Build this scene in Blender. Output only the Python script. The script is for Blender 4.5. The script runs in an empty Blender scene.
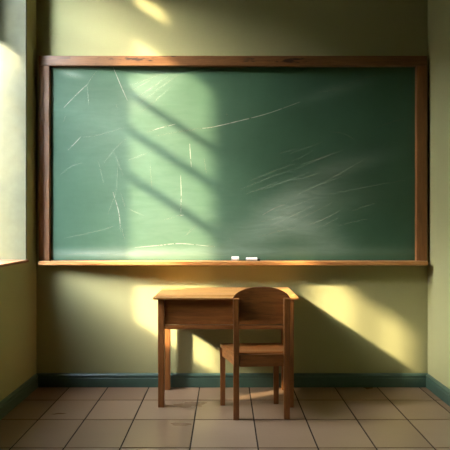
import bpy, bmesh, math, random
from mathutils import Vector, Matrix
random.seed(7)
C = bpy.context.scene.collection
F, CH = 506.0, 1.21                       # focal length in pixels (450 px frame), camera height
WB = 3.79                                 # chalkboard wall
WL, WR, WO = -1.412, 1.517, -1.67         # left wall face, right wall face, outer face of left wall
WF, CEIL = -5.5, 3.85
SILL = 0.962

# ------------------------------------------------------------------ helpers
def srgb(r, g, b):
    f = lambda c: ((c/255+.055)/1.055)**2.4 if c > 10 else c/255/12.92
    return (f(r), f(g), f(b), 1)

def obj(name, bm, mat, parent=None, smooth=False):
    me = bpy.data.meshes.new(name)
    bmesh.ops.recalc_face_normals(bm, faces=bm.faces[:])
    bm.to_mesh(me); bm.free()
    if smooth:
        for p in me.polygons: p.use_smooth = True
    o = bpy.data.objects.new(name, me); C.objects.link(o)
    if mat: me.materials.append(mat)
    if parent is not None: o.parent = parent
    return o

def structure(name, bm, mat, parent=None):
    o = obj(name, bm, mat, parent)
    o['kind'] = 'structure'
    return o

def thing(name, label, cat, loc=(0, 0, 0), group=None):
    o = bpy.data.objects.new(name, None); C.objects.link(o)
    o.location = loc; o.empty_display_size = .1
    o['label'] = label; o['category'] = cat
    if group: o['group'] = group
    return o

def add_hexa(bm, pts, bev=0, seg=2):
    """eight corners: bottom four counter-clockwise, then top four"""
    vs = [bm.verts.new(p) for p in pts]
    fs = [(0, 3, 2, 1), (4, 5, 6, 7), (0, 1, 5, 4), (1, 2, 6, 5), (2, 3, 7, 6), (3, 0, 4, 7)]
    faces = [bm.faces.new([vs[i] for i in f]) for f in fs]
    if bev:
        es = list({e for f in faces for e in f.edges})
        bmesh.ops.bevel(bm, geom=es, offset=bev, segments=seg, affect='EDGES', profile=.6)

def add_box(bm, x0, x1, y0, y1, z0, z1, bev=0, seg=2):
    add_hexa(bm, [(x0, y0, z0), (x1, y0, z0), (x1, y1, z0), (x0, y1, z0),
                  (x0, y0, z1), (x1, y0, z1), (x1, y1, z1), (x0, y1, z1)], bev, seg)

def box(*a, **k):
    bm = bmesh.new(); add_box(bm, *a, **k); return bm

def add_post(bm, base, top, hb, ht, bev=.004):
    """square post from base to top centre, half sizes hb, ht"""
    (x, y, z), (X, Y, Z) = base, top
    add_hexa(bm, [(x-hb, y-hb, z), (x+hb, y-hb, z), (x+hb, y+hb, z), (x-hb, y+hb, z),
                  (X-ht, Y-ht, Z), (X+ht, Y-ht, Z), (X+ht, Y+ht, Z), (X-ht, Y+ht, Z)], bev)

def add_prism(bm, outline, v, bev=0, seg=2):
    """closed outline (3-D points) pushed along vector v"""
    v = Vector(v)
    a = [bm.verts.new(p) for p in outline]
    b = [bm.verts.new(Vector(p)+v) for p in outline]
    n = len(a)
    f0 = bm.faces.new(a[::-1]); f1 = bm.faces.new(b)
    for i in range(n): bm.faces.new((a[i], a[(i+1) % n], b[(i+1) % n], b[i]))
    if bev:
        es = list(set(f0.edges) | set(f1.edges))
        bmesh.ops.bevel(bm, geom=es, offset=bev, segments=seg, affect='EDGES', profile=.6)

# ------------------------------------------------------------------ materials
class NT:
    def __init__(s, name):
        s.m = bpy.data.materials.new(name); s.m.use_nodes = True
        s.t = s.m.node_tree; s.b = s.t.nodes['Principled BSDF']
    def n(s, typ, **k):
        nd = s.t.nodes.new(typ)
        for a, v in k.items():
            if a in nd.inputs: nd.inputs[a].default_value = v
            else: setattr(nd, a, v)
        return nd
    def l(s, a, b): s.t.links.new(a, b)
    def noise(s, scale, vec=(1, 1, 1), detail=5, rough=.55, coord='Object', dist=0):
        tc = s.n('ShaderNodeTexCoord'); mp = s.n('ShaderNodeMapping')
        mp.inputs['Scale'].default_value = vec
        s.l(tc.outputs[coord], mp.inputs['Vector'])
        no = s.n('ShaderNodeTexNoise'); no.inputs['Scale'].default_value = scale
        no.inputs['Detail'].default_value = detail; no.inputs['Roughness'].default_value = rough
        no.inputs['Distortion'].default_value = dist
        s.l(mp.outputs[0], no.inputs['Vector'])
        return no
    def ramp(s, src, stops):
        r = s.n('ShaderNodeValToRGB'); e = r.color_ramp.elements
        e[0].position, e[0].color = stops[0]; e[1].position, e[1].color = stops[-1]
        for p, c in stops[1:-1]:
            x = e.new(p); x.color = c
        s.l(src, r.inputs[0]); return r
    def mix(s, fac, a, b, mode='MIX'):
        m = s.n('ShaderNodeMix', data_type='RGBA', blend_type=mode)
        for sock, v in ((m.inputs[0], fac), (m.inputs[6], a), (m.inputs[7], b)):
            if hasattr(v, 'is_linked'): s.l(v, sock)
            else: sock.default_value = v
        return m.outputs[2]
    def bump(s, src, strength, dist=.01):
        b = s.n('ShaderNodeBump'); b.inputs['Strength'].default_value = strength
        b.inputs['Distance'].default_value = dist
        s.l(src, b.inputs['Height']); s.l(b.outputs[0], s.b.inputs['Normal'])

def plaster(name, c0, c1):
    t = NT(name)
    big = t.noise(1.3, detail=4); fine = t.noise(60, detail=4)
    t.l(t.ramp(big.outputs['Fac'], [(.3, c0), (.7, c1)]).outputs[0], t.b.inputs['Base Color'])
    t.b.inputs['Roughness'].default_value = .75
    t.b.inputs['Specular IOR Level'].default_value = .25
    t.bump(fine.outputs['Fac'], .12, .004)
    return t.m

def wood(name, light, dark, axis, rough=.42, scale=9, marks=False):
    t = NT(name)
    v = [6, 6, 6]; v['xyz'.index(axis)] = .45
    g = t.noise(scale, v, detail=7, rough=.62, dist=.35)
    f = t.noise(scale*5, v, detail=4)
    col = t.ramp(g.outputs['Fac'], [(.28, dark), (.5, tuple((a+b)/2 for a, b in zip(light, dark))), (.72, light)]).outputs[0]
    fr = t.ramp(f.outputs['Fac'], [(.35, (.84, .84, .84, 1)), (.6, (1, 1, 1, 1))]).outputs[0]
    col = t.mix(1.0, col, fr, 'MULTIPLY')
    if marks:                                             # worn dark scuffs along the grain
        v2 = [1, 1, 1]; v2['xyz'.index(axis)] = .22
        k = t.noise(26, v2, detail=3)
        area = t.noise(1.7, (1, 1, 1), detail=1)
        km = t.ramp(k.outputs['Fac'], [(.56, (0, 0, 0, 1)), (.62, (1, 1, 1, 1))]).outputs[0]
        am = t.ramp(area.outputs['Fac'], [(.46, (0, 0, 0, 1)), (.54, (1, 1, 1, 1))]).outputs[0]
        col = t.mix(t.mix(1.0, km, am, 'MULTIPLY'), col, srgb(52, 30, 18))
    t.l(col, t.b.inputs['Base Color'])
    t.b.inputs['Roughness'].default_value = rough
    t.bump(g.outputs['Fac'], .12, .003)
    return t.m

def plain(name, col, rough=.5, spec=.4):
    t = NT(name)
    n = t.noise(14, detail=4)
    d = tuple(c*.86 for c in col[:3])+(1,)
    t.l(t.ramp(n.outputs['Fac'], [(.3, d), (.7, col)]).outputs[0], t.b.inputs['Base Color'])
    t.b.inputs['Roughness'].default_value = rough
    t.b.inputs['Specular IOR Level'].default_value = spec
    return t.m

M = {}
M['wall'] = plaster('wall_paint', srgb(160, 158, 111), srgb(167, 165, 118))
M['ceiling'] = plaster('ceiling_paint', srgb(84, 64, 40), srgb(94, 72, 46))
M['base'] = plain('teal_gloss_paint', srgb(70, 97, 84), .38, .5)
WL_, WD_ = srgb(170, 110, 55), srgb(124, 74, 34)
for ax in 'xyz':
    M['wood_'+ax] = wood('desk_wood_'+ax, WL_, WD_, ax)
M['chair_x'] = wood('chair_wood_x', srgb(164, 104, 50), srgb(116, 69, 32), 'x')
M['chair_z'] = wood('chair_wood_z', srgb(164, 104, 50), srgb(116, 69, 32), 'z')
M['chair_y'] = wood('chair_wood_y', srgb(164, 104, 50), srgb(116, 69, 32), 'y')
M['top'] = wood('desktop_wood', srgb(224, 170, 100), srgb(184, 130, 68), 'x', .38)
M['frame_x'] = wood('frame_wood_x', srgb(134, 92, 52), srgb(102, 67, 37), 'x', .45, marks=True)
M['frame_z'] = wood('frame_wood_z', srgb(148, 98, 54), srgb(114, 72, 38), 'z', .45)
M['tray'] = wood('tray_wood', srgb(205, 150, 88), srgb(160, 102, 52), 'x', .42)
M['sillwood'] = wood('sill_wood', srgb(150, 100, 58), srgb(110, 68, 36), 'y', .5)
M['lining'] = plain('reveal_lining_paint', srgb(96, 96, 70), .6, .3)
M['joinery'] = plain('window_joinery_paint', srgb(190, 184, 150), .5)
M['chalk'] = plain('white_chalk', srgb(250, 250, 246), .8, .2)
M['dark_tip'] = plain('dark_tip_grey', srgb(38, 42, 40), .85, .2)  # plain dark grey for the small end piece of the chalk stick
M['bark'] = plain('bark', srgb(92, 76, 58), .9, .2)
M['leaf'] = plain('leaf_green', srgb(70, 104, 44), .6)
M['earth'] = plain('grassy_earth', srgb(58, 58, 46), .95, .1)

# tiles
t = NT('terracotta_tile')
gi = t.n('ShaderNodeNewGeometry')
tint = t.ramp(gi.outputs['Random Per Island'], [(0, srgb(138, 112, 86)), (.5, srgb(146, 120, 94)), (1, srgb(155, 130, 104))]).outputs[0]
cl = t.noise(2.6, (1, 2.2, 1), detail=4, rough=.45)
mott = t.ramp(cl.outputs['Fac'], [(.2, (.86, .83, .80, 1)), (.8, (1, 1, 1, 1))]).outputs[0]
t.l(t.mix(1.0, tint, mott, 'MULTIPLY'), t.b.inputs['Base Color'])
rg = t.ramp(cl.outputs['Fac'], [(.2, (.26,)*3+(1,)), (.8, (.34,)*3+(1,))]).outputs[0]
t.l(rg, t.b.inputs['Roughness'])
fn = t.noise(45, detail=3); t.bump(fn.outputs['Fac'], .06, .004)
M['tile'] = t.m
M['grout'] = plain('dark_grout', srgb(52, 43, 35), .9, .1)

# chalkboard: green slate, dust in the "chalk" attribute
t = NT('green_slate')
n1 = t.noise(2.2, (1, 1, 1), detail=5)
base = t.ramp(n1.outputs['Fac'], [(.3, srgb(56, 89, 66)), (.7, srgb(64, 98, 74))]).outputs[0]
at = t.n('ShaderNodeAttribute', attribute_name='chalk')
st = t.noise(4, (1.0, 1, 5), detail=5, rough=.6, dist=.8)
sm = t.ramp(st.outputs['Fac'], [(.3, (.6,)*3+(1,)), (.75, (1, 1, 1, 1))]).outputs[0]
fac = t.n('ShaderNodeMath', operation='MULTIPLY')
t.l(at.outputs['Fac'], fac.inputs[0]); t.l(sm, fac.inputs[1])
t.l(t.mix(fac.outputs[0], base, srgb(180, 198, 180)), t.b.inputs['Base Color'])
t.b.inputs['Roughness'].default_value = .62
t.b.inputs['Specular IOR Level'].default_value = .3
M['slate'] = t.m

def chalk_mark(name, a):
    t = NT(name)
    t.b.inputs['Base Color'].default_value = srgb(226, 230, 208)
    t.b.inputs['Roughness'].default_value = .9
    n = t.noise(24, detail=2)
    t.l(t.ramp(n.outputs['Fac'], [(.3, (a*.6,)*3+(1,)), (.62, (a,)*3+(1,))]).outputs[0], t.b.inputs['Alpha'])
    return t.m
M['mark'] = chalk_mark('chalk_line', .42)
M['faint'] = chalk_mark('faint_chalk_line', .21)

# clear window glass: thin sheet, mostly straight transmission
t = NT('window_glass')
t.t.nodes.remove(t.b)
out = t.t.nodes['Material Output']
tr = t.n('ShaderNodeBsdfTransparent', Color=(.95, .97, .95, 1)); gl = t.n('ShaderNodeBsdfGlossy', Roughness=.02)
mx = t.n('ShaderNodeMixShader'); mx.inputs[0].default_value = .05
t.l(tr.outputs[0], mx.inputs[1]); t.l(gl.outputs[0], mx.inputs[2]); t.l(mx.outputs[0], out.inputs['Surface'])
M['glass'] = t.m

# ------------------------------------------------------------------ room shell
# tiled floor: slabs over a grout bed
xs = [WL-.06, -1.163, -.875, -.569, -.19, .18, .505, .82, 1.136, 1.45, WR+.06]
ys = [3.84, 3.50, 3.148, 2.749]
while ys[-1] > WF: ys.append(ys[-1]-.375)
bm = bmesh.new()
g = .0042
for i in range(len(xs)-1):
    for j in range(len(ys)-1):
        add_box(bm, xs[i]+g, xs[i+1]-g, ys[j+1]+g, ys[j]-g, -.02, random.uniform(-.0006, 0), .0022, 2)
old = set(bm.verts)
add_box(bm, WO, WR+.2, WF-.1, WB+.2, -.12, -.0035)
for f in bm.faces:
    if f.verts[0] not in old: f.material_index = 1
floor = structure('floor', bm, M['tile'])
floor.data.materials.append(M['grout'])

structure('wall_back', box(WO, WR+.2, WB, WB+.2, -.1, CEIL), M['wall'])
structure('wall_right', box(WR, WR+.2, WF-.2, WB, -.1, CEIL), M['wall'])
structure('wall_front', box(WO, WR+.2, WF-.2, WF, -.1, CEIL), M['wall'])
structure('ceiling', box(WO, WR+.2, WF-.2, WB+.2, CEIL, CEIL+.15), M['ceiling'])
# left wall with one wide window opening
A0, A1, ATOP = 1.78, 3.59, 3.72
bm = bmesh.new()
add_box(bm, WO, WL, WF, WB, -.1, SILL)
add_box(bm, WO, WL, A1, WB, SILL, CEIL)
add_box(bm, WO, WL, WF, A0, SILL, CEIL)
add_box(bm, WO, WL, A0, A1, ATOP, CEIL)
structure('wall_left', bm, M['wall'])

# skirting with a moulded top
def skirting(name, p0, p1, nrm):
    prof = [(0, 0), (.020, 0), (.020, .066), (.017, .070), (.017, .076), (.021, .080), (.021, .090), (.012, .099), (0, .101)]
    p0, p1, nrm = Vector(p0), Vector(p1), Vector(nrm)
    bm = bmesh.new()
    add_prism(bm, [p0+nrm*a+Vector((0, 0, b)) for a, b in prof], p1-p0)
    return structure(name, bm, M['base'])
skirting('baseboard_back', (WL, WB, 0), (WR, WB, 0), (0, -1, 0))
skirting('baseboard_left', (WL, WF, 0), (WL, WB-.02, 0), (1, 0, 0))
skirting('baseboard_right', (WR, WF, 0), (WR, WB-.02, 0), (-1, 0, 0))

# window sills
structure('trim_1', box(WO+.06, WL+.018, A0-.03, A1+.012, SILL-.016, SILL+.002, bev=.004), M['sillwood'])

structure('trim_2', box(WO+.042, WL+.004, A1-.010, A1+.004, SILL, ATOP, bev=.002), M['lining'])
# windows: outer joinery with panes
X0, X1 = WO, WO+.04
def window(name, y0, y1, z0, z1, holes, bars):
    """holes = glazed openings (y0,y1,z0,z1); everything else of the leaf is solid timber; bars = glazing bars (y0,y1,z0,z1)"""
    root = bpy.data.objects.new(name, None); C.objects.link(root)
    root['kind'] = 'structure'
    yy = sorted({y0, y1} | {v for h in holes for v in h[:2]})
    zz = sorted({z0, z1} | {v for h in holes for v in h[2:]})
    bm = bmesh.new()
    for a, b in zip(yy, yy[1:]):
        run = None
        for c, d in zip(zz, zz[1:]):
            m, k = (a+b)/2, (c+d)/2
            solid = not any(h[0] < m < h[1] and h[2] < k < h[3] for h in holes)
            if solid:
                run = (run[0], d) if run else (c, d)
            if run and (not solid or d == z1):
                add_box(bm, X0, X1, a, b, run[0], run[1]); run = None
    f = structure('window_frame', bm, M['joinery'], root)
    if bars:
        bm = bmesh.new()
        for a, b, c, d in bars: add_box(bm, X0+.003, X1-.003, a, b, c, d)
        structure('glazing_bars', bm, M['joinery'], root)
    bm = bmesh.new()
    for a, b, c, d in holes:
        vs = [bm.verts.new(p) for p in ((X0+.02, a, c), (X0+.02, b, c), (X0+.02, b, d), (X0+.02, a, d))]
        bm.faces.new(vs)
    structure('window_glass', bm, M['glass'], root)
    return root

Bc = (2.985, 3.312)
holesA = [(3.468, 3.585, SILL+.03, 2.55),                 # casement next to the board
          (Bc[0], Bc[1], SILL+.03, 3.26), (3.175, 3.312, 3.49, 3.615),
          (2.282, 2.65, 2.06, 2.44), (2.635, 2.69, 1.08, 1.42), (1.862, 1.880, 2.36, 2.62)]  # unseen openings, cut so sun lands in patches on walls and floor
barsA = [(Bc[0], Bc[1], z-h, z+h) for z, h in ((2.81, .021), (2.535, .030), (2.19, .032))]
barsA.append((2.400, 2.446, 2.06, 2.43))
window('window_1', A0, A1, SILL, ATOP, holesA, barsA)

# ground outside
structure('ground', box(-40, WO, -30, 30, -.5, -.12), M['earth'])

# unseen slab added outside to block the low sky and darken the upper walls
structure('sky_block_wall', box(-9.4, -9.0, -14, 22, -.2, 5.2), M['grout'])

# slender tree outside, its leaves dapple the window reveal
tree = thing('tree', 'slender leafy tree outside the window, its leaf shadows on the window reveal', 'tree', (-2.95, 2.86, -.12))
bm = bmesh.new()
add_post(bm, (0, 0, 0), (.02, -.02, 2.0), .025, .014, .004)
add_post(bm, (.02, -.02, 1.98), (.0, .03, 3.5), .014, .006, .002)
obj('trunk', bm, M['bark'], tree)
bm = bmesh.new()
for i in range(170):
    c = Vector((random.gauss(0, .10), random.uniform(-.06, .13), random.uniform(1.75, 3.35)))
    L, W = random.uniform(.05, .09), random.uniform(.02, .035)
    R = Matrix.Rotation(random.uniform(0, 6.28), 3, 'Z') @ Matrix.Rotation(random.uniform(-1, 1), 3, 'X')
    pts = [(-L, 0, 0), (-L*.3, W, .006), (L*.4, W*.8, .004), (L, 0, -.008), (L*.4, -W*.8, .004), (-L*.3, -W, .006)]
    vs = [bm.verts.new(c+R @ Vector(p)) for p in pts]
    bm.faces.new(vs)
obj('foliage', bm, M['leaf'], tree)

# ------------------------------------------------------------------ chalkboard
YB = 3.772                                             # slate face
def bp(px, py, Y=YB): return ((px-225)*Y/F, CH-(py-225)*Y/F)
cb = thing('chalkboard', 'large green chalkboard in a brown wooden frame hung on the olive wall', 'chalkboard', (0, WB, 1.7))
O = Vector(cb.location)
def loc(bm):
    bmesh.ops.translate(bm, verts=bm.verts[:], vec=-O); return bm
FX0, FX1, FZ0, FZ1 = -1.376, 1.494, .945, 2.460
IX0, IX1, IZ1 = -1.298, 1.416, 2.386
# slate with the dust attribute
NX, NZ = 250, 140
bx0, bx1, bz0, bz1 = IX0-.02, IX1+.02, .93, IZ1+.02
bm = bmesh.new()
gv = [[bm.verts.new((bx0+(bx1-bx0)*i/NX, YB, bz0+(bz1-bz0)*j/NZ)) for i in range(NX+1)] for j in range(NZ+1)]
for j in range(NZ):
    for i in range(NX):
        bm.faces.new((gv[j][i], gv[j][i+1], gv[j+1][i+1], gv[j+1][i]))
def add_back(bm):
    add_box(bm, bx0, bx1, YB+.001, WB-.001, bz0, bz1)
add_back(bm)
slate = obj('board_surface', loc(bm), M['slate'], cb, smooth=False)
blobs = [  # px centre, length, width, angle (deg, up to the right), strength
    (288, 212, 46, 14, 22, .27), (318, 176, 46, 14, 22, .13), (305, 226, 34, 12, -18, .28), (300, 196, 30, 9, 14, .24),
    (270, 235, 45, 14, 10, .20), (335, 205, 50, 16, 16, .10), (352, 165, 40, 7, 14, .14), (325, 245, 24, 8, 0, .16),
    (240, 252, 160, 5, 0, .22), (100, 254, 60, 4, 0, .34), (72, 74, 10, 3, -12, .3), (95, 120, 40, 60, 30, .10),
    (170, 225, 70, 50, 0, .12), (165, 130, 60, 60, 30, .10), (150, 85, 34, 16, 38, .15), (330, 92, 34, 6, 16, .10),
]
attr = slate.data.attributes.new('chalk', 'FLOAT', 'POINT')
for k, v in enumerate(slate.data.vertices):
    p = v.co+O
    px, py = 225+p.x*F/YB, 225-(p.z-CH)*F/YB
    s = 0
    for cx, cy, L, W, an, a in blobs:
        dx, dy = px-cx, -(py-cy); an = math.radians(an)
        u = (dx*math.cos(an)+dy*math.sin(an))/L; w = (-dx*math.sin(an)+dy*math.cos(an))/W
        q = u*u+w*w
        if q < 9: s += a*math.exp(-q)
    attr.data[k].value = min(s, .8)

def stroke(bm, pts, w, y):
    P = [Vector((*bp(*p), 0)) for p in pts]
    if len(P) == 2:
        d = P[1]-P[0]; P.insert(1, (P[0]+P[1])/2+Vector((-d.y, d.x, 0))*random.uniform(-.02, .02))
    Q = [P[0]*2-P[1]]+P+[P[-1]*2-P[-2]]
    S = []
    for i in range(1, len(Q)-2):
        for k in range(10):
            u = k/10
            a, b, c, d = Q[i-1:i+3]
            S.append(.5*((2*b)+(c-a)*u+(2*a-5*b+4*c-d)*u*u+(3*b-a-3*c+d)*u**3))
    S.append(P[-1])
    n = len(S); prev = None
    for i, s in enumerate(S):
        d = S[min(i+1, n-1)]-S[max(i-1, 0)]
        nrm = Vector((-d.y, d.x, 0)).normalized()
        h = w*.5*(.25+.75*math.sin(math.pi*(.08+.84*i/(n-1))))*random.uniform(.8, 1.15)
        a, b = s+nrm*h, s-nrm*h
        cur = (bm.verts.new((a.x, y, a.y)), bm.verts.new((b.x, y, b.y)))
        if prev: bm.faces.new((prev[0], prev[1], cur[1], cur[0]))
        prev = cur
bright = [[(63.8, 107.7), (75, 96), (87, 84.6)], [(113, 67), (121, 86), (127.4, 100.5)], [(68, 150), (81, 136.6)],
    [(113, 192), (118.7, 212), (120.7, 231)], [(134.7, 247.5), (156.7, 245.6), (181, 243.6), (215, 246.8)],
    [(147, 132), (162, 127.5), (175.7, 124)], [(200, 128.6), (213, 127), (239, 121), (268, 113.4), (300, 102)],
    [(189.7, 143.6), (191.4, 166.8)], [(180.6, 175), (180.8, 215)], [(262.5, 215), (274, 208.5), (287, 203.5)],
    [(177, 215.5), (184, 215)]]
faint = [[(87, 84.6), (92, 77), (96.4, 71)], [(87, 84.6), (89, 105.7)], [(63.8, 71.6), (70, 75.5), (78, 76.8)],
    [(81, 138), (102, 134), (124.5, 127.3)], [(103, 164), (114.4, 149.6), (127, 138)], [(113, 150), (123, 176)],
    [(120.7, 193), (125.4, 209)], [(107, 228), (113, 226.6)], [(129, 209), (144.7, 216.5)],
    [(156.7, 135.7), (180, 131.5), (200, 128.6)], [(204, 158), (206, 173)], [(127, 160.7), (152, 151)],
    [(185, 236), (197, 225)], [(163, 220), (176, 216.7)], [(278, 154), (300, 148)], [(290, 153.5), (323, 141.6)],
    [(290, 172), (343, 150)], [(330.5, 89.6), (356, 81), (383.5, 72.5)], [(372.5, 128.5), (405, 118)],
    [(337, 226), (368, 219)], [(352, 211), (376, 203)], [(330, 194), (366, 187), (405, 180)],
    [(135, 107), (160, 88), (183, 71)], [(130, 85.6), (148, 79), (166, 72)], [(141, 112), (172, 86)], [(137, 98), (168, 76)],
    [(132, 90), (150, 80)], [(239, 190), (268, 178), (300, 167)], [(246, 194), (280, 181)], [(250, 181), (296, 163)],
    [(262, 190), (310, 172)], [(300, 165), (335, 152)], [(305, 190), (352, 172)], [(265, 228), (312, 206)],
    [(258, 237), (300, 226)], [(295, 196), (368, 157)], [(60, 175), (72, 166), (82, 163)], [(64, 238), (110, 228)],
    [(56, 256), (90, 253), (130, 255)], [(108, 214), (116, 190), (118, 160)], [(125, 240), (121, 225)],
    [(355, 140), (342, 133), (330, 132)], [(318, 92), (350, 88)], [(150, 160), (152, 190)], [(229, 238), (231, 240)],
    [(98, 160), (104, 185)], [(66, 116), (63.5, 122)], [(116, 104), (117, 108)], [(226, 114), (228, 116)]]
for i in range(10):
    x, y = random.uniform(240, 320), random.uniform(160, 240)
    L = random.uniform(25, 60); a = math.radians(random.uniform(14, 26))
    faint.append([(x, y), (x+L*.5*math.cos(a), y-L*.5*math.sin(a)+1), (x+L*math.cos(a), y-L*math.sin(a))])
bm = bmesh.new()
for s in bright: stroke(bm, s, .0056, YB-.0008)
obj('chalk_lines', loc(bm), M['mark'], cb)
bm = bmesh.new()
for i, s in enumerate(faint): stroke(bm, s, .0050, YB-.0005-.000002*i)
obj('faint_chalk_lines', loc(bm), M['faint'], cb)
# frame
YF = 3.734
obj('frame_rail', loc(box(FX0, FX1, YF, WB, IZ1, FZ1, bev=.004)), M['frame_x'], cb)
obj('frame_stile', loc(box(FX0, IX0, YF+.001, WB, FZ0, IZ1, bev=.004)), M['frame_z'], cb)
obj('frame_stile', loc(box(IX1, FX1, YF+.001, WB, FZ0, IZ1, bev=.004)), M['frame_z'], cb)
TY = 3.665                                                 # front of the chalk tray
bm = bmesh.new()
prof = [(WB, .917), (TY+.004, .917), (TY, .921), (TY, .941), (TY+.005, .946), (WB, .946)]
add_prism(bm, [(-1.352, a, b) for a, b in prof], (2.826, 0, 0), .002, 1)
obj('chalk_tray', loc(bm), M['tray'], cb)

# chalk on the tray
TZ = .946
def rounded_stub(bm, x0, x1, y, r, flat=1.0):
    ring = lambda x, k: [(x, y+k*r*math.cos(a), TZ+.0005+r*flat+k*r*flat*math.sin(a)) for a in [2*math.pi*(i+.5)/12 for i in range(12)]]
    rows = [ring(x0, .8), ring(x0+.003, 1), ring(x1-.003, 1), ring(x1, .8)]
    V = [[bm.verts.new(p) for p in r_] for r_ in rows]
    for a, b in zip(V, V[1:]):
        for i in range(12): bm.faces.new((a[i], a[(i+1) % 12], b[(i+1) % 12], b[i]))
    bm.faces.new(V[0][::-1]); bm.faces.new(V[-1])
def xat(px, Y): return (px-225)*Y/F
yc = 3.725
c1 = thing('chalk', 'short thick stub of white chalk on the tray, the left and taller of two', 'chalk', (xat(235.2, yc), yc, TZ), 'chalk on the tray')
bm = bmesh.new(); rounded_stub(bm, xat(231.4, yc), xat(239, yc), yc, .0165)
bmesh.ops.translate(bm, verts=bm.verts[:], vec=-Vector(c1.location)); obj('stick', bm, M['chalk'], c1)
c2 = thing('chalk', 'longer flatter white chalk stick with a dark end, the right of two on the tray', 'chalk', (xat(252, yc), yc, TZ), 'chalk on the tray')
bm = bmesh.new(); rounded_stub(bm, xat(246, yc), xat(257.2, yc), yc, .0125)
bmesh.ops.translate(bm, verts=bm.verts[:], vec=-Vector(c2.location)); obj('stick', bm, M['chalk'], c2)
bm = bmesh.new(); rounded_stub(bm, xat(257.2, yc), xat(260.2, yc), yc, .0085)
bmesh.ops.translate(bm, verts=bm.verts[:], vec=-Vector(c2.location)); o = obj('dark_end', bm, M['dark_tip'], c2); o['label'] = 'dark end of the chalk stick'

# ------------------------------------------------------------------ desk
DX, DY = .006, 3.545
desk = thing('desk', 'brown wooden school desk with deep apron standing under the chalkboard', 'desk', (DX, DY, 0))
def L(bm, c=(DX, DY, 0)):
    bmesh.ops.translate(bm, verts=bm.verts[:], vec=-Vector(c)); return bm
ty0, ty1, tz0, tz1 = 3.335, 3.755, .717, .748
bm = bmesh.new()
hx = .482
# lower lip
add_box(bm, DX-hx, DX+hx, ty0, ty1, tz0, tz0+.013, .003)
# upper layer: four boards, the front one with a broad chamfer
nb = 4; yb0 = ty0+.004
for k in range(nb):
    a = yb0+(ty1-yb0)*k/nb; b = yb0+(ty1-yb0)*(k+1)/nb
    z0, z1 = tz0+.0145, tz1
    x0, x1 = DX-hx+.004, DX+hx-.004
    c = .016
    ya = a+(.020 if k == 0 else .0)
    add_hexa(bm, [(x0, a, z0), (x1, a, z0), (x1, b-.0022, z0), (x0, b-.0022, z0),
                  (x0+c, ya, z1), (x1-c, ya, z1), (x1-c, b-.0022, z1), (x0+c, b-.0022, z1)], .0022, 2)
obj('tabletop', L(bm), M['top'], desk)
lx, fy, by, hl = .4295, 3.372, 3.728, .0215
for sx in (-1, 1):
    for y in (fy, by):
        bm = bmesh.new()
        add_post(bm, (DX+sx*lx, y, 0), (DX+sx*lx, y, tz0-.0003), hl*.94, hl, .003)
        obj('leg', L(bm), M['wood_z'], desk)
ix = lx-hl
bm = bmesh.new(); add_box(bm, DX-ix, DX+ix, fy-hl+.017, fy+hl-.008, .5485, tz0-.0005, .002)
obj('front_panel', L(bm), M['wood_x'], desk)
bm = bmesh.new(); add_box(bm, DX-ix, DX+ix, fy-hl+.002, fy+hl-.008, .519, .5455, .0035)
obj('rail', L(bm), M['wood_x'], desk)
for sx in (-1, 1):
    xc = DX+sx*(lx)
    bm = bmesh.new(); add_box(bm, xc-.010, xc+.010, fy+hl, by-hl, .519, tz0-.0005, .002)
    obj('side_panel', L(bm), M['wood_y'], desk)
bm = bmesh.new(); add_box(bm, DX-ix, DX+ix, by-.010, by+.010, .540, tz0-.0005, .002)
obj('back_panel', L(bm), M['wood_x'], desk)

# ------------------------------------------------------------------ chair
CC = (.2, 3.28, 0)
chair = thing('chair', 'brown wooden school chair with arched backrest tucked at the desk', 'chair', CC)
RL, RR, FL, FR = (.070, 3.150), (.386, 3.168), (-.015, 3.405), (.346, 3.432)
hp = .0195
for (x, y) in (RL, RR):
    bm = bmesh.new(); add_post(bm, (x, y, 0), (x, y, .752), hp*.95, hp*.92, .004)
    obj('leg', L(bm, CC), M['chair_z'], chair)
for (x, y) in (FL, FR):
    bm = bmesh.new(); add_post(bm, (x, y, 0), (x, y, .386), .0165, .019, .004)
    obj('leg', L(bm, CC), M['chair_z'], chair)
# seat, gently dished
sc = [(RL[0]-.018, RL[1]+.021), (RR[0]+.018, RR[1]+.021), (FR[0]+.028, FR[1]+.026), (FL[0]-.024, FL[1]+.026)]
N = 16
def seat_pt(u, v):
    b = Vector(sc[0]).lerp(Vector(sc[1]), u); f = Vector(sc[3]).lerp(Vector(sc[2]), u)
    p = b.lerp(f, v)
    e = abs(2*u-1); p = p+(Vector((.2, 3.3))-p)*(.03*max(0, e-.75)*4*max(0, v-.8)*5)
    dish = .010*(1-(2*u-1)**2)*(1-(2*v-1.1)**2 if v < .98 else 0)
    return p, max(0, dish)
bm = bmesh.new()
T = [[None]*(N+1) for _ in range(N+1)]; B = [[None]*(N+1) for _ in range(N+1)]
for i in range(N+1):
    for j in range(N+1):
        p, d = seat_pt(i/N, j/N)
        edge = .005 if i in (0, N) or j in (0, N) else 0
        T[i][j] = bm.verts.new((p.x, p.y, .412-d-edge)); B[i][j] = bm.verts.new((p.x, p.y, .3865))
for i in range(N):
    for j in range(N):
        bm.faces.new((T[i][j], T[i+1][j], T[i+1][j+1], T[i][j+1]))
        bm.faces.new((B[i][j], B[i][j+1], B[i+1][j+1], B[i+1][j]))
for k in range(N):
    for a, b in (((k, 0), (k+1, 0)), ((N, k), (N, k+1)), ((k+1, N), (k, N)), ((0, k+1), (0, k))):
        bm.faces.new((T[a[0]][a[1]], B[a[0]][a[1]], B[b[0]][b[1]], T[b[0]][b[1]]))
obj('seat', L(bm, CC), M['chair_x'], chair)
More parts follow.
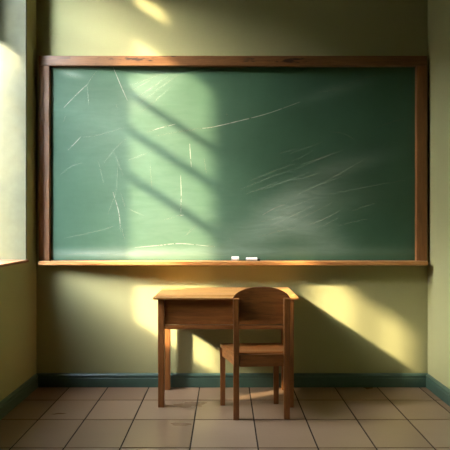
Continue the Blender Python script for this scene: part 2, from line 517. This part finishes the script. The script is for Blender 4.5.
# aprons under the seat
def apron(p, q, th, z0, z1, mat, name='apron'):
    p, q = Vector(p), Vector(q); d = (q-p).normalized(); n = Vector((-d.y, d.x))*th/2
    c = [p-n, q-n, q+n, p+n]
    bm = bmesh.new()
    add_hexa(bm, [(a.x, a.y, z0) for a in c]+[(a.x, a.y, z1) for a in c], .003)
    obj(name, L(bm, CC), mat, chair)
apron((RL[0]+hp, RL[1]), (RR[0]-hp, RR[1]), .024, .329, .404, M['chair_x'])
apron((FL[0]+.016, FL[1]), (FR[0]-.016, FR[1]), .022, .335, .386, M['chair_x'])
for r, f in ((RL, FL), (RR, FR)):
    v = Vector(f)-Vector(r); v.normalize()
    apron(Vector(r)+v*.022, Vector(f)-v*.018, .022, .333, .386, M['chair_y'])
# backrest: arched panel, bowed back between the posts
zb, zs, zt = .608, .752, .826
xl, xr = RL[0]-hp-.004, RR[0]+hp+.006
bm = bmesh.new()
K = 28
cols = []
for i in range(K+1):
    u = i/K; x = xl+(xr-xl)*u
    s = 2*u-1
    top = zs+(zt-zs)*max(0, 1-abs(s)**2.3)**.62-.006
    yb = RL[1]+(RR[1]-RL[1])*u+hp-.004+.014*(1-s*s)
    low = zb
    col = []
    for y_ in (0, .017):
        col += [bm.verts.new((x, yb+y_, low)), bm.verts.new((x, yb+y_, (low+top)/2)), bm.verts.new((x, yb+y_, top))]
    cols.append(col)
for a, b in zip(cols, cols[1:]):
    for p, q in ((0, 1), (1, 2), (2, 5), (5, 4), (4, 3), (3, 0)):
        bm.faces.new((a[p], b[p], b[q], a[q]))
for c in (cols[0], cols[-1]):
    bm.faces.new((c[0], c[1], c[4], c[3])); bm.faces.new((c[1], c[2], c[5], c[4]))
bmesh.ops.recalc_face_normals(bm, faces=bm.faces[:])
sharp = [e for e in bm.edges if len(e.link_faces) == 2 and e.calc_face_angle(0) > .9]
bmesh.ops.bevel(bm, geom=sharp, offset=.003, segments=2, affect='EDGES')
obj('backrest', L(bm, CC), M['chair_x'], chair)

# ------------------------------------------------------------------ light
d = Vector((2.0, 1.0, -1.32)).normalized()
sun = bpy.data.lights.new('sun', 'SUN'); sun.energy = 23; sun.color = (1, .81, .56); sun.angle = math.radians(2.2)
so = bpy.data.objects.new('sun', sun); C.objects.link(so)
so.rotation_euler = d.to_track_quat('-Z', 'Y').to_euler(); so.location = (-6, 0, 6)

w = bpy.data.worlds.new('sky'); bpy.context.scene.world = w; w.use_nodes = True
nt = w.node_tree; bg = nt.nodes['Background']
sky = nt.nodes.new('ShaderNodeTexSky'); sky.sky_type = 'NISHITA'; sky.sun_disc = False
sky.sun_elevation = math.radians(30.6); sky.sun_rotation = math.atan2(-d.x, -d.y)
hz = nt.nodes.new('ShaderNodeHueSaturation'); hz.inputs['Saturation'].default_value = .6      # hazy, whitish sky
nt.links.new(sky.outputs[0], hz.inputs['Color']); nt.links.new(hz.outputs[0], bg.inputs[0]); bg.inputs[1].default_value = 14
for nm, y0, y1, z0, z1 in (('sky_portal', A0, A1, SILL, ATOP),):
    a = bpy.data.lights.new(nm, 'AREA'); a.shape = 'RECTANGLE'; a.size, a.size_y = z1-z0, y1-y0
    a.cycles.is_portal = True
    ao = bpy.data.objects.new(nm, a); C.objects.link(ao)
    ao.location = (WO-.02, (y0+y1)/2, (z0+z1)/2); ao.rotation_euler = (0, -math.pi/2, 0)

# ------------------------------------------------------------------ camera
cam = bpy.data.cameras.new('camera'); cam.sensor_width = 36; cam.lens = F/450*36
co = bpy.data.objects.new('camera', cam); C.objects.link(co)
co.location = (0, 0, CH); co.rotation_euler = (math.pi/2, 0, 0)
S = bpy.context.scene
S.camera = co
S.view_settings.view_transform = 'Standard'; S.view_settings.look = 'None'
S.view_settings.gamma = 1; S.view_settings.use_curve_mapping = False
S.view_settings.exposure = .17
S.cycles.use_denoising = True
S.cycles.max_bounces = 10; S.cycles.diffuse_bounces = 8
S.cycles.sample_clamp_indirect = 6
